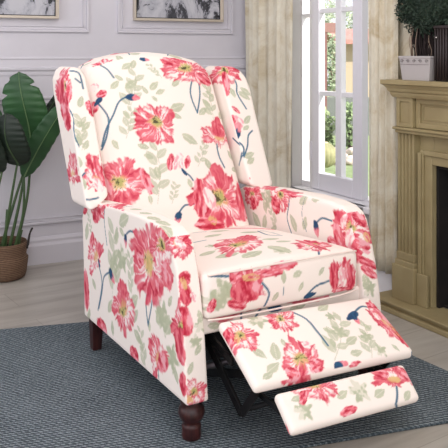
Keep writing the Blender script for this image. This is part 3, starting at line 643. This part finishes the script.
# shell behind the back and base box under the seat
def shellb(bm): box(bm, .03, .56, .05, .70, .15, .27)
bm = bmesh.new(); box(bm, .034, .592, .06, .70, .17, .30); fin(bm, 'seat_deck', newmat('dust_cover', S(38, 38, 42), .95), chair, bevel=.005)
# footrest pads
def slab(bm, p0, p1, th, x0a, x1a, x0b, x1b):
    d = (p1-p0)/np.linalg.norm(p1-p0); n = np.array([d[1], -d[0]]); n = n if n[1] < 0 else -n
    q = [(p0, x0a, x1a), (p1, x0b, x1b), (p1+n*th, x0b, x1b), (p0+n*th, x0a, x1a)]
    L_ = [bm.verts.new((a, p[0], p[1])) for p, a, b in q]; R_ = [bm.verts.new((b, p[0], p[1])) for p, a, b in q]
    bm.faces.new(L_[::-1]); bm.faces.new(R_)
    for i in range(4): bm.faces.new((L_[i], L_[(i+1) % 4], R_[(i+1) % 4], R_[i]))
def puff(p0, p1, th, x0, x1, amt):
    d = (p1-p0); L_ = np.linalg.norm(d); d = d/L_; n = np.array([d[1], -d[0]]); n = n if n[1] > 0 else -n
    def f(P):
        r = P[:, 1:]-p0; s_ = (r@d)/L_; x = (P[:, 0]-x0)/(x1-x0); h = np.clip((r@n+th)/th, 0, 1)
        b = amt*h*np.clip(4*s_*(1-s_), 0, 1)**.5*np.clip(4*x*(1-x), 0, 1)**.4; P[:, 1:] += b[:, None]*n; return P
    return f
def tiltpad(f):
    def g(P): P = f(P); P[:, 2] -= (P[:, 0]-.32)*.035; return P
    return g
pan('foot_edge', (0, 0, 0), (1, 0, 0)); pan('foot_edge2', (0, 0, 0), (-1, 0, 0)); pan('foot_back', (0, 0, 0), (0, 1, -1)); pan('foot_top', (0, 0, 0), (0, .5, .6))
soft('footrest', lambda bm: slab(bm, FA0, FA1, .028, .062, .600, .050, .586), ['foot1', 'foot1_front'], chair, bevel=.012, smooth=4, deform=tiltpad(puff(FA0, FA1, .028, .05, .595, .010)), fillkeys=['seat_bottom'])
soft('footrest_flap', lambda bm: slab(bm, FB0, FB1, .026, .088, .512, .088, .505), ['foot2', 'foot2_front'], chair, bevel=.010, smooth=4, deform=tiltpad(puff(FB0, FB1, .026, .085, .512, .006)), fillkeys=['seat_bottom'])
# legs
for x in (0.004, .625):
    bm = bmesh.new()
    lathe(bm, [(.024, .113), (.030, .108), (.031, .100), (.027, .095), (.034, .086), (.037, .074), (.034, .060), (.026, .050), (.022, .045), (.026, .040), (.027, .034), (.026, .024), (.027, .014), (.026, .004), (.022, 0.0)][::-1], x, 0, 36)
    fin(bm, 'leg', wood, chair, smooth=True)
for x in (0, .625):
    bm = bmesh.new(); v = box(bm, x-.022, x+.022, .69, .734, 0.0, .13)
    for q in v:
        if q.co.z < .01: q.co.y += .006+(.004 if q.co.y > .7 else -.0)-(.012 if q.co.y > .72 else -.004); q.co.x += (.006 if q.co.x < x else -.006)
    fin(bm, 'leg', wood, chair, bevel=.003)
# recliner mechanism
def bar(name, a, b, w, h, mat=blackm):
    a = Vector(a); b = Vector(b); d = (b-a); L_ = d.length; d.normalize(); sx = Vector((1, 0, 0)); up = d.cross(sx).normalized(); bm = bmesh.new()
    v = [bm.verts.new(p+sx*w*i+up*h*j) for p in (a, b) for i in (-.5, .5) for j in (-.5, .5)]
    for f in ((0, 1, 3, 2), (4, 6, 7, 5), (0, 4, 5, 1), (2, 3, 7, 6), (0, 2, 6, 4), (1, 5, 7, 3)): bm.faces.new([v[i] for i in f])
    return fin(bm, name, mat, chair, bevel=.001)
for x in (.085, .545):
    bar('link_arm', (x, .12, .275), (x, -.13, .10), .008, .026); bar('link_arm', (x+.02, .10, .12), (x+.02, -.17, .215), .008, .022)
    bar('link_arm', (x, -.13, .10), (x, -.20, .185), .008, .022); bar('link_arm', (x-.01, .04, .262), (x-.01, -.10, .225), .008, .02)
    bar('link_arm', (x+(.02 if x < .3 else -.06), -.17, .17), (x+(.02 if x < .3 else -.06), -.30, .160), .008, .014)
bm = bmesh.new(); tube(bm, [(.06, .02, .175), (.57, .02, .175)], .008, 12); fin(bm, 'cross_tube', greym, chair, smooth=True)
bm = bmesh.new(); tube(bm, [(.08, -.125, .105), (.55, -.125, .105)], .007, 12); fin(bm, 'cross_tube', blackm, chair, smooth=True)

# ---------------------------------------------------------------- pictures on the back wall
goldm = newmat('champagne_frame', S(206, 194, 180), .35, .35); blk = newmat('black_liner', S(30, 28, 32), .6)
art = newmat('ink_splatter_canvas', S(190, 188, 196), .7); t = NT(art)
v = t.coords((1, 1, 1)); n1 = t.n('ShaderNodeTexNoise', Scale=3.2, Detail=8, Roughness=.72, Distortion=1.6); t.l(v, n1.inputs['Vector'])
n2 = t.n('ShaderNodeTexNoise', Scale=14, Detail=6, Roughness=.75); t.l(t.coords((1, 1, 1.8), (0, .5, 0)), n2.inputs['Vector'])
ca = t.ramp(n1.outputs[0], [(.42, S(196, 195, 202)), (.50, S(172, 172, 182)), (.53, S(70, 70, 78)), (.60, S(25, 25, 28)), (.72, S(150, 150, 158))])
cb = t.ramp(n2.outputs[0], [(.36, (1, 1, 1, 1)), (.42, (1, 1, 1, 1)), (.62, (1, 1, 1, 1)), (.66, (.12, .12, .14, 1))])
t.l(t.mixc(.9, ca, cb, 'MULTIPLY'), t.b.inputs['Base Color'])
def picture(x0, x1, z0, z1, label):
    o = empty('framed_picture', (0, 0, 0), label=label, cat='picture'); 
    o.location = (.197, 1.905, 0); o.rotation_euler = (0, 0, WA)
    bm = bmesh.new(); frame(bm, x0, x1, z0, z1, .009, 0, .034); frame(bm, x0+.008, x1-.008, z0+.008, z1-.008, .006, 0, .022); fin(bm, 'frame', goldm, o, bevel=.0015)
    bm = bmesh.new(); frame(bm, x0+.014, x1-.014, z0+.014, z1-.014, .004, 0, .018); fin(bm, 'liner', blk, o)
    bm = bmesh.new(); box(bm, x0+.016, x1-.016, -.014, -.002, z0+.016, z1-.016); fin(bm, 'canvas', art, o)
picture(-.62, .046, 1.222, 1.95, 'framed abstract ink painting on the wall above the leafy potted plant')
picture(.445, .965, 1.222, 1.95, 'framed abstract ink painting on the wall directly behind the armchair back')

# ---------------------------------------------------------------- potted plant by the left wall
pd_ = 3.62; base = at(4, 270, 3.62); base[2] = 0; pcx, pcy = at(4, 100, 3.54)[:2]
plant = empty('potted_plant', (0, 0, 0), label='tall broad-leaved green plant in a woven basket standing by the grey wall', cat='plant')
bask = newmat('seagrass_basket', S(132, 102, 80), .9); t = NT(bask)
wz = t.n('ShaderNodeTexWave', Scale=38, Distortion=1, bands_direction='Z'); t.l(t.coords(), wz.inputs['Vector'])
ch = t.n('ShaderNodeTexNoise', Scale=90, Detail=3); t.l(t.coords(), ch.inputs['Vector'])
mx = t.mixc(.5, wz.outputs[0], ch.outputs[0]); t.l(t.ramp(mx, [(.3, S(84, 62, 48)), (.7, S(128, 100, 78))]), t.b.inputs['Base Color']); t.bump(mx, .7, .004)
bm = bmesh.new()
lathe(bm, [(.085, -.008), (.098, 0), (.104, .02), (.109, .06), (.112, .085), (.106, .092), (.103, .10), (.107, .14), (.108, .155), (.104, .162), (.099, .157), (.098, .12), (.0005, .12)], pcx, pcy, 48, False)
fin(bm, 'basket', bask, plant, smooth=True)
cordmat = newmat('dark_handle_cord', S(50, 42, 40), .8)
for an in (-.35, 2.8):
    bm = bmesh.new(); hx, hy = pcx+.108*math.cos(an), pcy+.108*math.sin(an); tx, ty = -math.sin(an), math.cos(an)
    tube(bm, spline([(hx+tx*.03, hy+ty*.03, .13), (hx+tx*.026+.01, hy+ty*.026, .19), (hx+.022, hy, .215), (hx-tx*.026+.01, hy-ty*.026, .19), (hx-tx*.03, hy-ty*.03, .13)], 6), .0045, 8)
    fin(bm, 'handle', cordmat, plant, smooth=True)
bm = bmesh.new(); lathe(bm, [(.0005, .118), (.097, .118), (.097, .125), (.0005, .13)], pcx, pcy, 32, False); fin(bm, 'soil', newmat('potting_soil', S(36, 28, 24), 1), plant)
leafm = noisemat('leaf_green', S(48, 84, 52), S(60, 100, 60), 8, .42, .05); leafd = noisemat('leaf_green_backlit', S(20, 32, 24), S(28, 42, 30), 8, .5, .05)  # second green is darker: backlit shade put into the leaf colour
ribm = newmat('leaf_rib', S(110, 138, 92), .5); stalkm = noisemat('stalk_green', S(58, 84, 48), S(76, 98, 58), 12, .5, 0)
def big_leaf(base, tip, width, bend, mat, tilt=0, cup=.25, seed=0, splits=(), dd=(0, 0, 0)):
    """leaf blade from its base to its tip, both (u, v, depth)"""
    a = at(*base); b = at(*tip); ax = b-a; L_ = np.linalg.norm(ax); ax /= L_
    view = -cD*math.cos(tilt)+cR*math.sin(tilt); sd_ = np.cross(ax, view); sd_ /= np.linalg.norm(sd_); nr = np.cross(sd_, ax)
    bm = bmesh.new(); NL, NW = 34, 12; g = []; mid = []
    for i in range(NL+1):
        s_ = i/NL; w = width*max(0, 1-abs((s_-.46)/(.54 if s_ > .46 else .46))**2.3)**.55
        c = a+ax*L_*s_+nr*bend*math.sin(s_*math.pi*.9)+sd_*.01*math.sin(s_*4+seed); row = []
        if i == NL: w = .002
        for j in range(NW+1):
            q = (j/NW-.5)*2; vv = cup*abs(q)*w
            nt = 0
            for (ss_, sg, dp) in splits:
                if sg*q > 0: nt = max(nt, dp*max(0, 1-abs(s_-ss_)/.035)*abs(q)**2)
            p = c+sd_*w*q*(1-nt)+nr*(-vv+.004*math.sin(s_*60+q*2)*abs(q))-ax*.02*L_*abs(q)**2
            row.append(bm.verts.new(p))
        g.append(row); mid.append(c+nr*.003)
    for i in range(NL):
        for j in range(NW): bm.faces.new((g[i][j], g[i][j+1], g[i+1][j+1], g[i+1][j]))
    o = fin(bm, 'leaf', mat, plant, smooth=True); md = o.modifiers.new('s', 'SOLIDIFY'); md.thickness = .0015
    bm = bmesh.new(); tube(bm, mid, .0034, 6, .001); fin(bm, 'midrib', ribm if mat is leafm else stalkm, o, smooth=True)
    return a
def stalk(p, foot):
    a = at(*p); f = np.array([pcx+foot[0], pcy+foot[1], .12]); m_ = (a+f)/2+np.array([foot[0], foot[1], 0])*.4
    bm = bmesh.new(); tube(bm, spline([f, m_, a], 8), .0085, 10, .0045); fin(bm, 'stalk', stalkm, plant, smooth=True)
big_leaf((29, 141, 3.58), (21, 71, 3.52), .100, .03, leafm, .1, .12, 1, ((.82, 1, .5), (.70, -1, .35), (.9, -1, .3))); stalk((29, 139, 3.58), (.03, .02)); stalk((31, 137, 3.60), (.055, .0))
big_leaf((17, 165, 3.42), (8, 112, 3.36), .088, .05, leafd, -.1, .2, 2); stalk((17, 165, 3.42), (-.01, -.02))
big_leaf((24, 176, 3.52), (66, 98, 3.48), .056, .03, leafm, .5, .25, 3); stalk((24, 176, 3.52), (.04, -.03))
big_leaf((34, 142, 3.66), (60, 86, 3.66), .024, .01, leafd, .2, .2, 4); stalk((34, 142, 3.66), (.0, .05))
big_leaf((2, 172, 3.42), (-30, 104, 3.32), .08, .05, leafd, -.3, .2, 5); stalk((2, 172, 3.42), (-.05, -.01))
big_leaf((-2, 150, 3.62), (-26, 78, 3.62), .08, .04, leafm, -.2, .2, 6); stalk((-2, 150, 3.62), (-.04, .03))
for k, (fx, fy, h) in enumerate(((-.03, .0, .24), (.062, -.02, .21), (.02, .05, .3), (-.055, .02, .3))):
    bm = bmesh.new(); tube(bm, spline([(pcx+fx, pcy+fy, .12), (pcx+fx*1.1, pcy+fy, (.12+h)/2), (pcx+fx*1.3, pcy+fy, h)], 5), .008, 8, .004); fin(bm, 'sheath', stalkm, plant, smooth=True)

# ---------------------------------------------------------------- mantel top things
MT = .940
top = empty('topiary', (1.262, .386, MT), label='clipped dark green ball topiary in a tapered white planter on the mantel', cat='plant')
pot = newmat('whitewashed_pot', S(178, 172, 172), .6)
bm = bmesh.new()
def ring(h, r): return [bm.verts.new((x*r, y*r, h)) for x, y in ((-1, -1), (1, -1), (1, 1), (-1, 1))]
R1 = [ring(*q) for q in ((0, .078), (.088, .090), (.090, .094), (.098, .094), (.098, .088), (.080, .084))]
for A_, B_ in zip(R1, R1[1:]):
    for i in range(4): bm.faces.new((A_[i], A_[(i+1) % 4], B_[(i+1) % 4], B_[i]))
bm.faces.new(R1[0][::-1]); bm.faces.new(R1[-1])
for q in bm.verts: q.co.x *= .55; q.co.y *= .94
fin(bm, 'planter', pot, top, bevel=.002)
scm = newmat('scroll_relief', S(128, 120, 118), .7)
bm = bmesh.new()
for k in range(5):
    cy = -.052+k*.026; pts = []
    for i in range(15):
        a = i/14*2*math.pi*1.25; r = .009*(1-i/20); pts.append((-.051, cy*1.3+r*math.cos(a)*(1 if k % 2 else -1), .078+r*math.sin(a)*.8))
    tube(bm, pts, .0011, 5)
tube(bm, [(-.049, -.078, .064), (-.049, .078, .064)], .0008, 5)
fin(bm, 'scroll_relief', scm, top)
twm = newmat('twig_brown', S(40, 28, 28), .85); twl = newmat('twig_pale', S(150, 128, 112), .85)
for mat_, n_, nm_ in ((twm, 60, 'twig_bundle'), (twl, 6, 'pale_twigs')):
    bm = bmesh.new()
    for k in range(n_):
        a = random.uniform(0, 6.28); r = .05*math.sqrt(random.random()) if mat_ is twm else .05; x, y = .6*r*math.cos(a), 1.05*r*math.sin(a)
        if mat_ is twl: x = -abs(x)-.006
        pts = [(x, y, .085), (x*1.08+random.uniform(-.004, .004), y*1.05+random.uniform(-.005, .005), .12), (x*1.1+random.uniform(-.005, .005), y*1.0+random.uniform(-.006, .006), .16), (x*.8, y*.9, .22)]
        tube(bm, spline(pts, 4), random.uniform(.0014, .003) if mat_ is twm else .0014, 5)
    tag(fin(bm, nm_, mat_, top, smooth=True), label='pale curling twigs' if mat_ is twl else None)
fol = noisemat('topiary_leaves', S(30, 46, 36), S(46, 64, 48), 30, .7, 0)
bm = bmesh.new(); rs = random.Random(3); cz = .315; RX, RY, RZ = .085, .165, .135
for k in range(8000):
    th = rs.uniform(0, 2*math.pi); cp = rs.uniform(-1, 1); sp = math.sqrt(1-cp*cp); rr = rs.uniform(.72, 1.03)
    lump = 1+.06*math.sin(5*th+3*cp)+.05*math.sin(9*cp+2*th)
    p = Vector((RX*sp*math.cos(th)-.02, RY*sp*math.sin(th)-.02, cz+RZ*cp)) if rr < 0 else Vector((RX*rr*lump*sp*math.cos(th)-.0, RY*rr*lump*sp*math.sin(th)-.035, cz+RZ*rr*lump*cp))
    d = Vector((rs.gauss(0, 1), rs.gauss(0, 1), rs.gauss(0, 1))).normalized(); d = (d+Vector((sp*math.cos(th), sp*math.sin(th), cp))*.7).normalized(); e = d.orthogonal().normalized(); e.rotate(Matrix.Rotation(rs.uniform(0, 6.28), 3, d))
    L_ = rs.uniform(.009, .016); w = L_*.28
    vs = [bm.verts.new(q) for q in (p, p+d*L_*.5+e*w, p+d*L_, p+d*L_*.5-e*w)]; bm.faces.new(vs)
core = bmesh.ops.create_icosphere(bm, subdivisions=3, radius=1)['verts']
for q in core: q.co = Vector((q.co.x*RX*.8, q.co.y*RY*.8-.035, cz+q.co.z*RZ*.8))
fin(bm, 'foliage', fol, top)
# dark ribbed box next to it
dk = newmat('dark_stained_wood', S(44, 34, 34), .5)
bx = empty('decorative_box', (1.262, .242, MT), label='tall dark ribbed box standing on the mantel beside the topiary', cat='box')
bm = bmesh.new(); box(bm, -.035, .035, -.045, .045, 0, .215); fin(bm, 'body', dk, bx, bevel=.002)
bm = bmesh.new()
for k in range(7): tube(bm, [(-.038, -.042+k*.014, .004), (-.038, -.042+k*.014, .205)], .0045, 8)
fin(bm, 'ribbed_front', dk, bx, smooth=True)
bm = bmesh.new(); box(bm, -.044, .04, -.05, .05, .205, .216); fin(bm, 'lid', dk, bx, bevel=.002)
bm = bmesh.new(); bmesh.ops.create_uvsphere(bm, u_segments=14, v_segments=10, radius=.004)
for q in bm.verts: q.co += Vector((-.045, .03, .17))
fin(bm, 'glint_ball', newmat('glint_metal', S(220, 215, 210), .2, 1), bx, smooth=True)  # small bright ball added to stand for a highlight on the box

# ---------------------------------------------------------------- garden outside the window
GZ = -.25
grass = noisemat('lawn', S(150, 166, 122), S(130, 148, 102), 9, .9, .2)
bm = bmesh.new(); box(bm, 1.7, 16, -2, 22, GZ-.1, GZ); tag(fin(bm, 'ground_lawn', grass), kind='structure')
rockm = noisemat('pale_boulder', S(226, 214, 206), S(180, 164, 152), 5, .9, .4)
def gp(u, v, d): p = at(u, v, d); return p
def rock(u, d, r, lab):
    p = gp(u, 100, d); bm = bmesh.new(); bmesh.ops.create_icosphere(bm, subdivisions=3, radius=1)
    sd_ = random.uniform(0, 50)
    for q in bm.verts:
        n_ = 1+.35*mnoise.noise(q.co*1.3+Vector((sd_, 0, 0)))+.12*mnoise.noise(q.co*4+Vector((0, sd_, 0))); q.co = Vector((q.co.x*r*n_, q.co.y*r*n_, max(q.co.z*r*.75*n_, -r*.45)))
    o = fin(bm, 'boulder', rockm); o.location = (p[0], p[1], GZ+r*.42)
    for f in o.data.polygons: f.use_smooth = True
    tag(o, label=lab, cat='rock', group='pale boulders beyond the lawn')
for u, d, r in ((316, 8.75, .085), (334, 8.75, .09), (350.5, 8.75, .085), (343, 9.05, .08), (359, 9.05, .085), (329, 9.2, .08), (337, 9.5, .09), (352, 9.5, .09), (320.5, 9.3, .09)): rock(u, d, r, 'pale boulder in the garden row seen through the window')
def bush(u, d, z, rx, rz, c1, c2, lab, cat='bush', n=900, ls=.07, name='garden_bush', trunk=False, accent=None):
    p = gp(u, 100, d); o = empty(name, (p[0], p[1], GZ), label=lab, cat=cat); m_ = noisemat('bush_leaf', c1, c2, 9, .8, 0); rs = random.Random(int(u*7+d)); 
    def leaves(n, m_, nm, out):
        bm = bmesh.new()
        for k in range(n):
            dr = Vector((rs.gauss(0, 1), rs.gauss(0, 1), rs.gauss(0, 1))).normalized(); q = Vector((dr.x*rx, dr.y*rx, dr.z*rz))*rs.uniform(.55, 1)*out*(1+.15*math.sin(7*dr.x+5*dr.z)); q.z += z-GZ
            if q.z < 0: q.z = rs.uniform(0, .2)
            e = Vector((rs.gauss(0, 1), rs.gauss(0, 1), rs.gauss(0, 1))).normalized(); f_ = e.orthogonal().normalized(); L_ = ls*rs.uniform(.6, 1.3)
            bm.faces.new([bm.verts.new(w_) for w_ in (q, q+e*L_*.5+f_*L_*.3, q+e*L_, q+e*L_*.5-f_*L_*.3)])
        fin(bm, nm, m_, o)
    leaves(n, m_, 'foliage', 1)
    if accent: leaves(n//4, newmat('blossom_paint', accent, .8), 'blossom', 1.03)
    bm = bmesh.new(); tube(bm, [(0, 0, 0), (.02, 0, (z-GZ)*.5), (0, .02, z-GZ)], .024 if trunk else .03, 8, .03); fin(bm, 'trunk' if trunk else 'stem', newmat('bark', S(110, 90, 76), .9), o, smooth=True)
bush(322, 10.4, .0, .16, .30, S(176, 190, 146), S(132, 154, 108), 'light green garden bush behind the boulders, seen in the left window pane')
bush(350, 10.2, .05, .18, .34, S(160, 178, 132), S(118, 142, 98), 'light green garden bush behind the boulders, seen in the right window pane')
bush(330.5, 15, .75, .2, .8, S(186, 196, 168), S(140, 160, 126), 'tall narrow pale green shrub in front of the garden house', n=900, ls=.09)
bush(326, 21, 1.7, 1.3, .9, S(176, 188, 160), S(136, 152, 122), 'wide pale green tree far behind the garden house', 'tree', 2400, .13, 'garden_tree', True)
bush(339, 8.0, 2.25, .75, .55, S(156, 172, 130), S(116, 138, 98), 'flowering tree with pink blossom hanging over the garden', 'tree', 2600, .05, 'garden_tree', True, S(226, 140, 164))
p = gp(325, 100, 8.3); cac = empty('barrel_cactus', (p[0]+.0, p[1], GZ), label='round yellow green barrel cactus among the garden boulders', cat='cactus')
bm = bmesh.new(); prof = []
n = 48; rings = []
for i in range(1, 16):
    a = math.pi*i/16; rings.append([bm.verts.new(((.13*math.sin(a)*(1+.06*math.cos(16*2*math.pi*k/n)))*math.cos(2*math.pi*k/n), (.13*math.sin(a)*(1+.06*math.cos(16*2*math.pi*k/n)))*math.sin(2*math.pi*k/n), .17-.14*math.cos(a))) for k in range(n)])
for A_, B_ in zip(rings, rings[1:]):
    for i in range(n): bm.faces.new((A_[i], A_[(i+1) % n], B_[(i+1) % n], B_[i]))
bm.faces.new(rings[0][::-1]); bm.faces.new(rings[-1]); fin(bm, 'ribbed_body', noisemat('cactus_skin', S(170, 166, 124), S(140, 140, 104), 12, .8, .2), cac, smooth=True)
bm = bmesh.new(); lathe(bm, [(.04, .305), (.03, .316), (.0, .318)], 0, 0, 16, False); fin(bm, 'crown', newmat('cactus_crown', S(220, 210, 160), .9), cac, smooth=True)
# garden house with red roof, and the red-brown pergola post
p = gp(366, 100, 17); hs = empty('garden_house', (p[0], p[1], GZ), -YAW, label='beige garden house with a red tiled roof beyond the window', cat='house')
bm = bmesh.new(); box(bm, -.5, 2.0, 0, 2, 0, 1.6); fin(bm, 'wall', newmat('beige_stucco', S(196, 176, 152), .9), hs)
bm = bmesh.new(); prism(bm, [(-.35, 1.50), (1.0, 1.78), (2.35, 1.50), (2.35, 1.60), (1.0, 1.88), (-.35, 1.60)], 'x', -.75, 2.2); fin(bm, 'roof', noisemat('red_tiles', S(206, 150, 140), S(186, 126, 118), 14, .8, .3), hs)
p = gp(324, 100, 11.0); ps = empty('pergola_post', (p[0], p[1], GZ), -YAW, label='red brown wooden pergola post standing in the garden', cat='post')
bm = bmesh.new(); box(bm, -.04, .04, -.04, .04, 0, 1.62); fin(bm, 'post', newmat('red_brown_timber', S(136, 96, 92), .8), ps, bevel=.005)
bm = bmesh.new(); box(bm, -.3, .2, -.05, .05, 1.6, 1.74); fin(bm, 'beam', newmat('red_brown_timber_beam', S(160, 120, 114), .8), ps, bevel=.005)
# light garden wall in the distance
bm = bmesh.new(); box(bm, -2, 3, 0, .15, 0, .60); o = fin(bm, 'garden_wall', newmat('grey_garden_wall', S(122, 126, 124), .9)); p = gp(340, 100, 11.8); o.location = (p[0], p[1], GZ); o.rotation_euler = (0, 0, -YAW)
tag(o, label='low dark grey garden wall behind the bushes', cat='wall')
